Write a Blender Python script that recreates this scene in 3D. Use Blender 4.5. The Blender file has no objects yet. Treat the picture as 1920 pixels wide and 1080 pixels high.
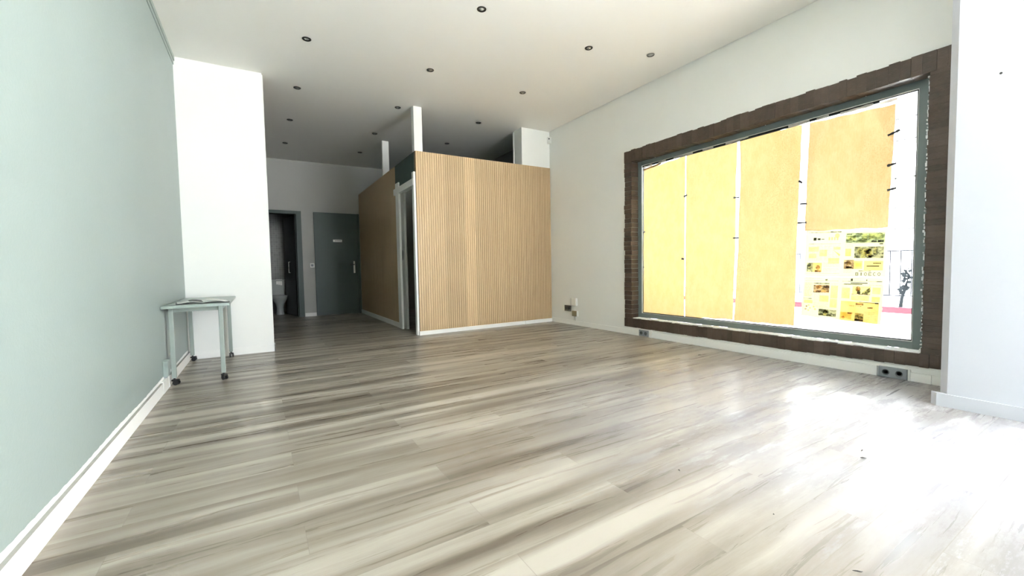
import bpy, bmesh, math, random
from mathutils import Vector, Matrix
R = math.radians
random.seed(7)
scene = bpy.context.scene
COL = scene.collection

# ------------------------------------------------------------------ helpers
def link(o, parent=None):
    COL.objects.link(o)
    if parent is not None:
        o.parent = parent
    return o

def build(name, bm, mats, parent=None, smooth=False, loc=None):
    me = bpy.data.meshes.new(name)
    bm.normal_update()
    bm.to_mesh(me); bm.free()
    if not isinstance(mats, (list, tuple)):
        mats = [mats]
    for m in mats:
        me.materials.append(m)
    if smooth:
        for p in me.polygons:
            p.use_smooth = True
    o = bpy.data.objects.new(name, me)
    if loc:
        o.location = loc
    return link(o, parent)

def empty(name, loc=(0, 0, 0), rz=0):
    o = bpy.data.objects.new(name, None)
    o.empty_display_size = .1
    o.location = loc; o.rotation_euler = (0, 0, rz)
    return link(o)

def tag(o, label, cat, group=None, kind=None):
    o['label'] = label; o['category'] = cat
    if group: o['group'] = group
    if kind: o['kind'] = kind
    return o

def struct(o, label, cat):
    return tag(o, label, cat, None, 'structure')

def copy_tree(o, parent=None):
    c = o.copy(); link(c)
    if parent is not None:
        c.parent = parent
    for ch in list(o.children):
        copy_tree(ch, c)
    return c

def bm_new(): return bmesh.new()

def box(bm, x0, x1, y0, y1, z0, z1, mi=0, bev=0.0):
    vs = [bm.verts.new((x, y, z)) for x in (x0, x1) for y in (y0, y1) for z in (z0, z1)]
    fs = []
    for idx in ((0, 1, 3, 2), (4, 6, 7, 5), (0, 4, 5, 1), (2, 3, 7, 6), (0, 2, 6, 4), (1, 5, 7, 3)):
        f = bm.faces.new([vs[i] for i in idx]); f.material_index = mi; fs.append(f)
    if bev:
        es = set(e for f in fs for e in f.edges)
        r = bmesh.ops.bevel(bm, geom=list(es), offset=bev, segments=2, affect='EDGES', profile=.5)
        for f in r['faces']: f.material_index = mi
    return vs

def hexa(bm, pts, mi=0):
    """8 corners: bottom loop 4, top loop 4"""
    vs = [bm.verts.new(p) for p in pts]
    for idx in ((3, 2, 1, 0), (4, 5, 6, 7), (0, 1, 5, 4), (1, 2, 6, 5), (2, 3, 7, 6), (3, 0, 4, 7)):
        f = bm.faces.new([vs[i] for i in idx]); f.material_index = mi
    return vs

def lathe(bm, prof, cx=0, cy=0, n=24, sx=1, sy=1, mi=0, mis=None):
    rings = []
    for r, z in prof:
        if r < 1e-6:
            rings.append([bm.verts.new((cx, cy, z))])
        else:
            rings.append([bm.verts.new((cx + sx*r*math.cos(2*math.pi*i/n), cy + sy*r*math.sin(2*math.pi*i/n), z)) for i in range(n)])
    for k in range(len(rings)-1):
        a, b = rings[k], rings[k+1]
        m = mis[k] if mis else mi
        for i in range(n):
            j = (i+1) % n
            if len(a) == 1 and len(b) == 1: continue
            if len(a) == 1: f = bm.faces.new((a[0], b[i], b[j]))
            elif len(b) == 1: f = bm.faces.new((a[i], a[j], b[0]))
            else: f = bm.faces.new((a[i], a[j], b[j], b[i]))
            f.material_index = m

def tube(bm, pts, r, n=8, mi=0):
    pts = [Vector(p) for p in pts]
    rings = []
    for i, p in enumerate(pts):
        d = (pts[min(i+1, len(pts)-1)] - pts[max(i-1, 0)]).normalized()
        a = d.cross(Vector((0, 0, 1)))
        if a.length < 1e-3: a = d.cross(Vector((0, 1, 0)))
        a.normalize(); b = d.cross(a)
        rr = r[i] if isinstance(r, (list, tuple)) else r
        rings.append([bm.verts.new(p + rr*(math.cos(2*math.pi*k/n)*a + math.sin(2*math.pi*k/n)*b)) for k in range(n)])
    for i in range(len(rings)-1):
        for k in range(n):
            f = bm.faces.new((rings[i][k], rings[i][(k+1) % n], rings[i+1][(k+1) % n], rings[i+1][k])); f.material_index = mi
    for ring in (rings[0][::-1], rings[-1]):
        f = bm.faces.new(ring); f.material_index = mi

# ------------------------------------------------------------------ node helpers
class NT:
    def __init__(s, name):
        s.m = bpy.data.materials.new(name); s.m.use_nodes = True
        s.t = s.m.node_tree; s.t.nodes.clear()
        s.out = s.t.nodes.new('ShaderNodeOutputMaterial')
    def n(s, typ, ins=None, **kw):
        nd = s.t.nodes.new(typ)
        for k, v in kw.items(): setattr(nd, k, v)
        for k, v in (ins or {}).items(): s.set(nd.inputs[k], v)
        return nd
    def set(s, sock, v):
        if isinstance(v, bpy.types.NodeSocket): s.t.links.new(v, sock)
        elif isinstance(v, bpy.types.Node): s.t.links.new(v.outputs[0], sock)
        else:
            if hasattr(sock.default_value, '__len__') and isinstance(v, (tuple, list)) and len(v) == 3 and len(sock.default_value) == 4:
                v = (*v, 1)
            sock.default_value = v
    def math(s, op, a, b=None, c=None):
        nd = s.n('ShaderNodeMath', operation=op); s.set(nd.inputs[0], a)
        if b is not None: s.set(nd.inputs[1], b)
        if c is not None: s.set(nd.inputs[2], c)
        return nd.outputs[0]
    def pos(s): return s.n('ShaderNodeNewGeometry').outputs['Position']
    def obj(s): return s.n('ShaderNodeTexCoord').outputs['Object']
    def mapv(s, v, scale=(1, 1, 1), loc=(0, 0, 0)):
        return s.n('ShaderNodeMapping', {'Vector': v, 'Scale': scale, 'Location': loc}).outputs[0]
    def noise(s, v, scale, detail=3, rough=.55):
        return s.n('ShaderNodeTexNoise', {'Vector': v, 'Scale': scale, 'Detail': detail, 'Roughness': rough}).outputs[0]
    def ramp(s, f, stops):
        nd = s.n('ShaderNodeValToRGB'); cr = nd.color_ramp
        while len(cr.elements) < len(stops): cr.elements.new(.5)
        for e, (p, c) in zip(cr.elements, stops):
            e.position = p; e.color = (*c, 1) if len(c) == 3 else c
        s.set(nd.inputs[0], f); return nd.outputs[0]
    def smooth(s, f, a, b):
        nd = s.n('ShaderNodeMapRange', interpolation_type='SMOOTHSTEP')
        s.set(nd.inputs[0], f); nd.inputs[1].default_value = a; nd.inputs[2].default_value = b
        return nd.outputs[0]
    def mix(s, f, a, b, blend='MIX'):
        nd = s.n('ShaderNodeMix', data_type='RGBA', blend_type=blend)
        s.set(nd.inputs[0], f); s.set(nd.inputs[6], a); s.set(nd.inputs[7], b)
        return nd.outputs[2]
    def bump(s, h, strength=.2, dist=.01):
        return s.n('ShaderNodeBump', {'Height': h, 'Strength': strength, 'Distance': dist}).outputs[0]
    def bsdf(s, col, rough=.5, metal=0, normal=None, spec=.5, **kw):
        b = s.n('ShaderNodeBsdfPrincipled', {'Base Color': col, 'Roughness': rough, 'Metallic': metal, 'Specular IOR Level': spec})
        if normal is not None: s.set(b.inputs['Normal'], normal)
        for k, v in kw.items(): s.set(b.inputs[k.replace('_', ' ')], v)
        return b.outputs[0]
    def done(s, sh):
        s.t.links.new(sh, s.out.inputs[0]); return s.m

def plain(name, col, rough=.5, metal=0, var=.06, nscale=9, bump=.0, spec=.5):
    t = NT(name); p = t.pos()
    nz = t.noise(p, nscale, 4)
    c = t.mix(nz, tuple(v*(1-var) for v in col), tuple(min(1, v*(1+var)) for v in col))
    nrm = t.bump(t.noise(p, nscale*14, 3), bump, .002) if bump else None
    return t.done(t.bsdf(c, rough, metal, nrm, spec))

M = {}
M['white_paint'] = plain('white_paint', (.84, .845, .815), .6, var=.025, nscale=1.3, bump=.12)
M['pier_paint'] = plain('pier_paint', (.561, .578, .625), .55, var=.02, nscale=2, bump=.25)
M['ceiling_paint'] = plain('ceiling_paint', (.89, .875, .83), .75, var=.015, nscale=.9, bump=.08)
M['trim_white'] = plain('trim_white', (.88, .88, .85), .4, var=.02, nscale=4)
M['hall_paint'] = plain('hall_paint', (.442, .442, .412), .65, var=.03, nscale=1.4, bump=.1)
M['green_door'] = plain('green_door', (.029, .054, .043), .45, var=.08, nscale=3, bump=.05)
M['green_panel'] = plain('green_panel', (.04, .068, .058), .5, var=.06, nscale=3)
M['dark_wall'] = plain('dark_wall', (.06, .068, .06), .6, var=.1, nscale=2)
M['shaded_wall'] = plain('shaded_wall', (.2, .21, .2), .6)
M['sage'] = plain('sage', (.287, .335, .304), .4, var=.04, nscale=6)
M['sage_top'] = plain('sage_top', (.235, .296, .261), .3, var=.07, nscale=12)
M['window_metal'] = plain('window_metal', (.16, .195, .192), .38, var=.05, nscale=4)
M['gasket'] = plain('gasket', (.012, .014, .015), .5)
M['black'] = plain('black_plastic', (.012, .012, .012), .4)
M['tape_black'] = plain('tape_black', (.014, .013, .012), .45)
M['chrome'] = plain('chrome', (.75, .75, .73), .18, 1)
M['ceramic'] = plain('ceramic', (.40, .42, .41), .12, var=.02)  # white ceramic greyed: the toilet room's shade is put into the colour
M['socket_grey'] = plain('socket_grey', (.27, .29, .30), .4)
M['socket_dark'] = plain('socket_dark', (.14, .13, .11), .4)
M['socket_hole'] = plain('socket_hole', (.10, .11, .112), .5)
M['plastic_white'] = plain('plastic_white', (.82, .82, .78), .35)
M['olive'] = plain('olive_plastic', (.27, .24, .135), .5)
M['cable_white'] = plain('cable_white', (.75, .75, .7), .4)
M['lamp_rim'] = plain('lamp_rim', (.035, .033, .025), .3, .6)
M['lamp_glass'] = plain('lamp_glass', (.75, .75, .7), .12, .7)
M['nickel_rim'] = plain('nickel_rim', (.12, .12, .10), .3, .6)
M['splinter'] = plain('splinter', (.03, .026, .022), .7)
M['fence_metal'] = plain('fence_metal', (.006, .006, .008), .9, spec=0)
M['curb_red'] = plain('curb_red', (.042, .013, .017), .9, spec=0)
M['facade'] = plain('facade', (.85, .84, .82), .8)
M['leaf'] = plain('leaf', (.008, .009, .010), .9, spec=0)
M['page'] = plain('page', (.62, .64, .6), .5, var=.1, nscale=60)
M['page_dark'] = plain('page_dark', (.02, .025, .022), .4)
M['sealant'] = plain('sealant', (.8, .82, .82), .8, var=.15, nscale=60, bump=.5)

def mat_left_wall():
    t = NT('green_wall_paint'); p = t.pos()
    big = t.noise(p, 1.1, 5); fine = t.noise(p, 55, 4, .7)
    c = t.mix(big, (.260, .316, .294), (.304, .364, .348))
    c = t.mix(t.math('MULTIPLY', t.smooth(fine, .5, .8), .16), c, (.24, .31, .275))
    # a few scuffs low on the wall
    sc = t.noise(t.mapv(p, (1, 3.0, .9)), 4.2, 2)
    c = t.mix(t.math('MULTIPLY', t.smooth(sc, .74, .8), .5), c, (.2, .25, .23))
    return t.done(t.bsdf(c, .42, 0, t.bump(fine, .35, .003), .5))
M['green_wall'] = mat_left_wall()

def mat_floor():
    t = NT('limed_wood_planks'); p = t.pos()
    sx = t.n('ShaderNodeSeparateXYZ', {0: p}); X, Y = sx.outputs[0], sx.outputs[1]
    ry = t.math('DIVIDE', t.math('SUBTRACT', Y, 1.547), .19)
    row = t.math('FLOOR', ry); fy = t.math('SUBTRACT', ry, row)
    par = t.math('MULTIPLY', t.math('MODULO', t.math('ADD', row, 100), 2), .6)
    rx = t.math('DIVIDE', t.math('SUBTRACT', t.math('SUBTRACT', X, .11), par), 1.2)
    cx = t.math('FLOOR', rx); fx = t.math('SUBTRACT', rx, cx)
    idv = t.n('ShaderNodeCombineXYZ', {0: row, 1: cx, 2: 3.7})
    wn = t.n('ShaderNodeTexWhiteNoise', {'Vector': idv.outputs[0]}, noise_dimensions='3D')
    rnd = wn.outputs['Value']
    off = t.n('ShaderNodeVectorMath', {0: wn.outputs['Color'], 1: (37, 23, 11)}, operation='MULTIPLY').outputs[0]
    wr = t.n('ShaderNodeTexWhiteNoise', {'W': row}, noise_dimensions='1D')
    offr = t.n('ShaderNodeVectorMath', {0: wr.outputs['Color'], 1: (37, 1.3, 0)}, operation='MULTIPLY').outputs[0]
    vb = t.n('ShaderNodeVectorMath', {0: p, 1: offr}, operation='ADD').outputs[0]
    v = t.n('ShaderNodeVectorMath', {0: p, 1: off}, operation='ADD').outputs[0]
    wob = t.noise(t.mapv(v, (1.3, 4, 1)), 1.6, 2)
    v2 = t.n('ShaderNodeVectorMath', {0: v, 1: t.n('ShaderNodeCombineXYZ', {0: 0., 1: t.math('MULTIPLY', wob, .05), 2: 0.}).outputs[0]}, operation='ADD').outputs[0]
    s1 = t.noise(t.mapv(vb, (.40, 6.5, 1)), 1.0, 2, .45)
    s1b = t.noise(t.mapv(v2, (.7, 7, 1)), 1.0, 2, .45)
    s1 = t.math('ADD', t.math('MULTIPLY', s1, .68), t.math('MULTIPLY', s1b, .32))
    s2 = t.noise(t.mapv(v2, (1.2, 30, 1)), 1.0, 5, .6)
    s3 = t.noise(t.mapv(v2, (9, 160, 1)), 1.0, 3, .7)
    g = t.math('ADD', t.math('MULTIPLY', s1, .82), t.math('ADD', t.math('MULTIPLY', s2, .13), t.math('MULTIPLY', s3, .05)))
    band = t.math('COSINE', t.math('MULTIPLY', t.math('ADD', fy, t.math('MULTIPLY', s1b, .5)), 6.2832))
    g = t.math('ADD', g, t.math('MULTIPLY', band, .03))
    g = t.math('ADD', g, t.math('MULTIPLY', t.math('SUBTRACT', rnd, .5), .035))
    c = t.ramp(g, [(.38, (.135, .111, .084)), (.46, (.210, .182, .145)), (.53, (.288, .258, .212)), (.61, (.395, .363, .31))])
    # knots and dark checks
    vo = t.n('ShaderNodeTexVoronoi', {'Vector': t.mapv(v2, (2.2, 10.5, 1)), 'Scale': 1.0, 'Randomness': 1.0})
    kd = t.math('ADD', vo.outputs['Distance'], t.math('MULTIPLY', t.noise(t.mapv(v2, (20, 70, 1)), 1., 3), .12))
    pick = t.math('GREATER_THAN', t.n('ShaderNodeSeparateColor', {0: vo.outputs['Color']}).outputs[0], .86)
    kn = t.math('MULTIPLY', t.math('SUBTRACT', 1., t.smooth(kd, .06, .17)), pick)
    c = t.mix(t.math('MULTIPLY', kn, .4), c, (.09, .075, .06))
    # pale daylight haze and white glare smears painted into the boards by the pier
    d = t.noise(t.mapv(v, (1.3, 8, 1)), 1.0, 6, .66)
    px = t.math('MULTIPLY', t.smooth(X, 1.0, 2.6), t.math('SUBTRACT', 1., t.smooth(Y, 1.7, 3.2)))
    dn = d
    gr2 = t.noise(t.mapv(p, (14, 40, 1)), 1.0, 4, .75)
    film = t.math('MULTIPLY', px, t.math('ADD', .55, t.math('MULTIPLY', t.smooth(t.noise(t.mapv(p, (1.1, 1.6, 1)), 1.0, 4, .6), .35, .65), .3)))  # mask of the painted daylight haze on the right-hand floor
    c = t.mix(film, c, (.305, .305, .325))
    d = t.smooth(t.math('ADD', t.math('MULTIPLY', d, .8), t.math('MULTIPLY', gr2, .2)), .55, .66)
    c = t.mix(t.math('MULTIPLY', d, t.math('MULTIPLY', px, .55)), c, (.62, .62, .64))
    # seams
    ey = t.math('MULTIPLY', t.math('MINIMUM', fy, t.math('SUBTRACT', 1., fy)), .19)
    ex = t.math('MULTIPLY', t.math('MINIMUM', fx, t.math('SUBTRACT', 1., fx)), 1.2)
    e = t.math('MINIMUM', ex, ey)
    seam = t.math('SUBTRACT', 1., t.smooth(e, .0006, .0022))
    c = t.mix(t.math('MULTIPLY', seam, .45), c, (.2, .18, .15))
    h = t.math('ADD', t.math('MULTIPLY', g, .35), t.math('SUBTRACT', 1., t.math('MULTIPLY', seam, .8)))
    rg = t.math('ADD', .17, t.math('MULTIPLY', s2, .26))
    return t.done(t.bsdf(c, rg, 0, t.bump(h, .08, .004), t.math('SUBTRACT', .34, t.math('MULTIPLY', t.smooth(t.math('ADD', t.math('MULTIPLY', dn, .75), t.math('MULTIPLY', gr2, .25)), .44, .53), t.math('ADD', .10, t.math('MULTIPLY', px, .22))))))
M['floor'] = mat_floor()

def mat_slats():
    t = NT('oak_slats'); p = t.obj()
    sx = t.n('ShaderNodeSeparateXYZ', {0: p}); X, Z = sx.outputs[0], sx.outputs[2]
    k = t.math('FLOOR', t.math('DIVIDE', X, .036))
    r1 = t.n('ShaderNodeTexWhiteNoise', {'W': k}, noise_dimensions='1D').outputs['Value']
    gr = t.noise(t.mapv(p, (60, 60, 2.2)), 1.0, 5, .65)
    fl = t.noise(t.mapv(p, (160, 160, 14)), 1.0, 3, .7)
    base = t.mix(gr, (.542, .378, .206), (.705, .525, .314))
    tone = t.ramp(t.math('DIVIDE', X, 2.45), [(0, (.98,)*3), (.175, (1.0,)*3), (.18, (.86,)*3), (.318, (.86,)*3), (.323, (1.08,)*3), (.39, (1.08,)*3), (.395, (.86,)*3), (.6, (.89,)*3), (1, (.82,)*3)])
    t.t.nodes[-1].color_ramp.interpolation = 'LINEAR'
    c = t.mix(1.0, base, tone, 'MULTIPLY')
    c = t.mix(t.math('MULTIPLY', r1, .16), c, (.30, .17, .07))
    c = t.mix(t.math('MULTIPLY', t.smooth(fl, .62, .74), .35), c, (.22, .12, .05))
    return t.done(t.bsdf(c, .5, 0, t.bump(gr, .1, .002)))
M['slats'] = mat_slats()
M['groove'] = plain('slat_groove', (.24, .145, .068), .7)

def mat_brown_brick():
    t = NT('brown_rough_brick'); p = t.pos()
    a = t.noise(p, 14, 5, .6)
    b = t.noise(t.mapv(p, (30, 30, 120)), 1.0, 4, .7)
    isl = t.n('ShaderNodeNewGeometry').outputs['Random Per Island']
    c = t.mix(t.math('ADD', t.math('MULTIPLY', a, .7), t.math('MULTIPLY', isl, .4)), (.025, .016, .011), (.12, .083, .06))
    c = t.mix(t.math('MULTIPLY', t.smooth(b, .55, .75), .5), c, (.19, .135, .10))
    return t.done(t.bsdf(c, .42, 0, t.bump(t.math('ADD', a, b), .6, .006), .5))
M['brick'] = mat_brown_brick()

def mat_paper(name, thin, thick, diff, stain):
    """paper lit from behind: translucent + diffuse"""
    t = NT(name); p = t.pos()
    a = t.noise(t.mapv(p, (1, 7, 3)), 2.2, 5, .6)
    f = t.noise(t.mapv(p, (1, 30, 7)), 3, 4, .7)
    sp = t.noise(t.mapv(p, (1, 1, .8)), 85, 4, .75)
    sxyz = t.n('ShaderNodeSeparateXYZ', {0: p})
    zone = t.noise(t.mapv(p, (1, 1.3, .5), (3, 1, 0)), 1.7, 3)
    tr = t.mix(t.smooth(t.math('ADD', t.math('MULTIPLY', a, .5), t.math('MULTIPLY', f, .5)), .36, .64), thick, thin)
    m = t.math('MULTIPLY', t.smooth(sp, .48, .66), t.math('MULTIPLY', t.smooth(zone, .42, .7), stain))
    tr = t.mix(t.math('MINIMUM', m, .85), tr, tuple(v*.5 for v in thick))
    df = t.n('ShaderNodeBsdfDiffuse', {'Color': diff}); tl = t.n('ShaderNodeBsdfTranslucent', {'Color': tr})
    ad = t.n('ShaderNodeAddShader', {0: df.outputs[0], 1: tl.outputs[0]})
    return t.done(ad.outputs[0])
M['kraft'] = [mat_paper('kraft_paper_%s' % n, th, tk, (.3, .18, .07), st) for n, th, tk, st in (
    ('pale', (.123, .098, .049), (.096, .071, .027), .5), ('yellow', (.118, .092, .047), (.093, .067, .027), .6),
    ('amber', (.115, .086, .044), (.087, .059, .025), 1.1), ('stained', (.111, .079, .043), (.080, .052, .024), 1.5))]
M['news'] = mat_paper('newsprint', (.126, .120, .070), (.112, .103, .054), (.4, .38, .26), .2)
def mat_ink(name, a, b, sc=(1, 26, 30)):
    """printed film: tints the light coming through the sheet"""
    t = NT(name); p = t.pos()
    n = t.smooth(t.noise(t.mapv(p, sc), 1.0, 4, .65), .38, .62)
    return t.done(t.n('ShaderNodeBsdfTransparent', {'Color': t.mix(n, a, b)}).outputs[0])
M['news_warm'] = mat_ink('print_orange', (1, .80, .50), (.93, .68, .36), (1, 9, 9))
M['news_cream'] = mat_ink('print_cream', (1, .95, .66), (.97, .88, .5), (1, 12, 12))
M['ink'] = mat_ink('ink_black', (.05, .05, .045), (.1, .1, .09))
M['ink_grey'] = mat_ink('ink_grey', (.62, .62, .55), (.10, .10, .085), (1, 34, 40))
M['ink_green'] = mat_ink('ink_green', (.66, .76, .66), (.14, .18, .13), (1, 22, 40))
M['ink_rose'] = mat_ink('ink_rose', (.72, .56, .48), (.16, .085, .07), (1, 30, 40))
M['tape_white'] = mat_paper('tape_white', (.3, .28, .25), (.22, .2, .18), (.35, .34, .32), 0)

def mat_glass():
    t = NT('window_glass')
    fr = t.n('ShaderNodeFresnel', {'IOR': 1.45})
    g = t.n('ShaderNodeBsdfGlossy', {'Roughness': .02, 'Color': (1, 1, 1)}); tr = t.n('ShaderNodeBsdfTransparent', {'Color': (.93, .95, .95)})
    mx = t.n('ShaderNodeMixShader', {0: fr.outputs[0], 1: tr.outputs[0], 2: g.outputs[0]})
    return t.done(mx.outputs[0])
M['glass'] = mat_glass()

def mat_tiles():
    t = NT('dark_mosaic_tiles'); p = t.pos()
    br = t.n('ShaderNodeTexBrick', {'Vector': t.mapv(t.n('ShaderNodeCombineXYZ', {0: t.n('ShaderNodeSeparateXYZ', {0: p}).outputs[0], 1: t.n('ShaderNodeSeparateXYZ', {0: p}).outputs[2], 2: 0.}).outputs[0], (1, 1, 1)),
        'Color1': (.2, .205, .2), 'Color2': (.16, .165, .16), 'Mortar': (.25, .26, .25), 'Scale': 1.0, 'Mortar Size': .0025, 'Brick Width': .05, 'Row Height': .05}, offset=0.0)
    return t.done(t.bsdf(br.outputs[0], .2))
M['tiles'] = mat_tiles()

def mat_ground():
    t = NT('pale_pavement'); p = t.pos()
    return t.done(t.bsdf(t.mix(t.noise(p, .8, 5), (.66, .66, .66), (.78, .78, .77)), .9))
M['ground'] = mat_ground()

# ------------------------------------------------------------------ dimensions (metres)
XL, XR, YB, YF = -.715, 4.49, 9.95, -2.3
def cz(x, y): return 3.335 + .007*x - .006*(max(y, 4.0) - 6)

# ------------------------------------------------------------------ setting
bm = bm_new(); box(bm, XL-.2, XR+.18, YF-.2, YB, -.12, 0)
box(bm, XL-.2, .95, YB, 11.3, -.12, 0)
struct(build('floor', bm, M['floor']), 'pale limed wood plank floor with grey streaks and painted white glare', 'floor')

bm = bm_new()
ys = [YF-.2, 4.0, YB+.1]
for a, b in zip(ys[:-1], ys[1:]):
    x0, x1 = XL-.1, XR-.012
    hexa(bm, [(x0, a, cz(x0, a)), (x1, a, cz(x1, a)), (x1, b, cz(x1, b)), (x0, b, cz(x0, b)),
              (x0, a, 3.6), (x1, a, 3.6), (x1, b, 3.6), (x0, b, 3.6)])
bmesh.ops.remove_doubles(bm, verts=bm.verts, dist=1e-5)
struct(build('ceiling', bm, M['ceiling_paint']), 'white plaster ceiling dotted with small dark spotlights', 'ceiling')
bm = bm_new(); box(bm, XL-.3, XR+.2, YF-.3, 11.5, 3.6, 3.75)
struct(build('roof', bm, M['white_paint']), 'roof slab above the white ceiling', 'roof')

bm = bm_new(); box(bm, XL-.2, XL, YF-.2, 6.0, 0, 3.6); box(bm, XL-.2, XL, 6.0, 11.3, 0, 3.6, 1)  # unseen passage stretch coloured dark to soak up bounced light
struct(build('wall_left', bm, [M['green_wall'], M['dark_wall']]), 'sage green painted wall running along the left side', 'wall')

# right wall with window hole and an entrance opening beyond the pier
bm = bm_new()
T = .15
WY0, WY1, WZ0, WZ1 = 1.09, 4.13, .235, 2.435
box(bm, XR, XR+T, WY1, 6.2, 0, 3.6); box(bm, XR, XR+T, 6.2, YB+.1, 0, 3.6, 1)  # far stretch of the white wall is coloured darker to stand for shade
box(bm, XR, XR+T, WY0, WY1, WZ1, 3.6)
box(bm, XR, XR+T, WY0, WY1, 0, WZ0)
box(bm, XR, XR+T, .1, WY0, 0, 3.6)
box(bm, XR, XR+T, YF-.2, .1, 3.1, 3.6)
struct(build('wall_right', bm, [M['white_paint'], M['shaded_wall']]), 'white wall on the right holding the big papered window', 'wall')

# front wall behind the camera with a wide shop window opening
bm = bm_new()
box(bm, XL, 2.9, YF-.15, YF, 0, 3.6); box(bm, 4.3, XR, YF-.15, YF, 0, 3.6)
box(bm, 2.9, 4.3, YF-.15, YF, 3.1, 3.6)
struct(build('wall_front', bm, M['white_paint']), 'white wall with the wide shop opening behind the viewer', 'wall')

# back wall of the passage with the toilet doorway
bm = bm_new()
DX0, DX1, DZ = -.05, .705, 2.19
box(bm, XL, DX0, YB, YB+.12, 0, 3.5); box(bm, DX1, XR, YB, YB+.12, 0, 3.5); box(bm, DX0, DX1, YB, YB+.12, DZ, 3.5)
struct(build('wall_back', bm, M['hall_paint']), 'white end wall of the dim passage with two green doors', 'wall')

# toilet room
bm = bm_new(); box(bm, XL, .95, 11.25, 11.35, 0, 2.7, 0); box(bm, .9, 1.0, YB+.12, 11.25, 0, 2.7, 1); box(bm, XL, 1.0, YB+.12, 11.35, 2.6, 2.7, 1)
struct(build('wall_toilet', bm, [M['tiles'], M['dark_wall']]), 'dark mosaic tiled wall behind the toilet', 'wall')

# stub wall between room and passage
bm = bm_new(); box(bm, XL, .112, 5.85, 5.99, 0, 3.5); box(bm, XL, .112, 5.99, 6.0, 0, 3.5, 1)  # thin dark back slab, unseen, added to cut light in the passage
struct(build('wall_middle', bm, [M['white_paint'], M['dark_wall']]), 'bright white stub wall behind the sage table', 'wall')
bm = bm_new(); box(bm, .112, .124, 5.848, 6.0, .0, 3.32, bev=.003)
struct(build('trim_1', bm, M['trim_white']), 'white corner bead on the free edge of the stub wall', 'trim')

# pier on the right
bm = bm_new()
prof = [(3.875, .3), (XR, .3), (XR, .8725), (3.9175, .8725), (3.875, .83)]
v0 = [bm.verts.new((x, y, 0)) for x, y in prof]; v1 = [bm.verts.new((x, y, 3.5)) for x, y in prof]
for i in range(5):
    j = (i+1) % 5; bm.faces.new((v0[i], v0[j], v1[j], v1[i]))
bm.faces.new(v0[::-1]); bm.faces.new(v1)
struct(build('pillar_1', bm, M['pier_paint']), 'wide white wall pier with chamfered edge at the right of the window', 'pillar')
bm = bm_new()
prof = [(3.857, .3), (3.9, .3), (3.9, .9), (3.905, .91), (3.89, .91), (3.857, .877)]
v0 = [bm.verts.new((x, y, 0)) for x, y in prof]; v1 = [bm.verts.new((x, y, .085)) for x, y in prof]
for i in range(6):
    j = (i+1) % 6; bm.faces.new((v0[i], v0[j], v1[j], v1[i]))
bm.faces.new(v0[::-1]); bm.faces.new(v1)
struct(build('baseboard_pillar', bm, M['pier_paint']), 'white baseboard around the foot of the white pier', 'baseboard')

# corner column behind the slatted panel
bm = bm_new(); box(bm, 3.905, XR, 6.03, 6.29, 0, 3.45)
struct(build('pillar_2', bm, M['white_paint']), 'white column rising above the slatted panel in the right corner', 'pillar')
bm = bm_new(); box(bm, 3.893, 3.905, 6.275, 6.30, 0, 3.345)
struct(build('trim_2', bm, M['trim_white']), 'thin white corner strip on the back edge of the corner column', 'trim')

# baseboards
bm = bm_new()
hexa(bm, [(XL, YF, 0), (-.697, YF, 0), (-.697, 5.85, 0), (XL, 5.85, 0), (XL, YF, .09), (-.697, YF, .09), (-.697, 5.85, .09), (XL, 5.85, .09)])
bm.faces.ensure_lookup_table(); bm.faces[1].material_index = 1
M['dusty'] = plain('dusty_ledge', (.34, .34, .31), .8, var=.2, nscale=20)
struct(build('baseboard_left', bm, [M['trim_white'], M['dusty']]), 'white baseboard along the foot of the sage green wall', 'baseboard')
# ragged white paint edge over it
bm = bm_new()
n = 260; rng = random.Random(3); prev = None
for i in range(n+1):
    y = -1 + i*(6.8/n)
    z1 = .114 + .004*math.sin(i*.13) + rng.uniform(-.002, .003)
    a = bm.verts.new((XL+.0015, y, .0905)); b = bm.verts.new((XL+.0025, y, z1*.6+.04)); c = bm.verts.new((XL+.001, y, z1))
    if prev:
        bm.faces.new((prev[0], a, b, prev[1])); bm.faces.new((prev[1], b, c, prev[2]))
    prev = (a, b, c)
struct(build('trim_3', bm, M['trim_white']), 'ragged white unpainted strip between green wall and its baseboard', 'trim')
bm = bm_new(); box(bm, XL, -.694, 4.30, 4.52, .0, .098); box(bm, XL, -.694, 4.54, 4.585, .0, .1)
struct(build('trim_4', bm, M['plastic_white']), 'white baseboard joint pieces beside the table leg at the green wall', 'trim')
# cornice at the left
bm = bm_new()
n0, n1 = YF, 5.85
box(bm, XL, -.707, n0, n1, 3.245, 3.29, 0); box(bm, XL, -.699, n0, n1, 3.285, 3.36, 1)
struct(build('trim_5', bm, [M['green_wall'], M['sage']]), 'narrow grey green cornice between green wall and ceiling', 'trim')

bm = bm_new(); box(bm, XL, .138, 5.838, 5.85, 0, .082, bev=.002); box(bm, .124, .138, 5.838, 6.0, 0, .082, bev=.002)
struct(build('baseboard_middle', bm, M['trim_white']), 'white baseboard along the stub wall behind the table', 'baseboard')
bm = bm_new()
box(bm, 4.478, XR, 3.99, 6.0, 0, .075, bev=.002); box(bm, 4.476, XR, 1.385, 3.76, 0, .085, bev=.002); box(bm, 4.478, XR, 1.05, 1.18, 0, .072, bev=.002); box(bm, 4.478, XR, .87, 1.046, 0, .072, bev=.002)
struct(build('baseboard_right', bm, M['trim_white']), 'white baseboard under the papered window on the right wall', 'baseboard')
bm = bm_new(); box(bm, 4.483, XR, .87, 3.99, .088, .112)
struct(build('trim_6', bm, M['white_paint']), 'thin white plaster ledge between baseboard and brown brick surround', 'trim')
bm = bm_new(); box(bm, .815, 1.04, 9.938, YB, 0, .075, bev=.002)
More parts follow.
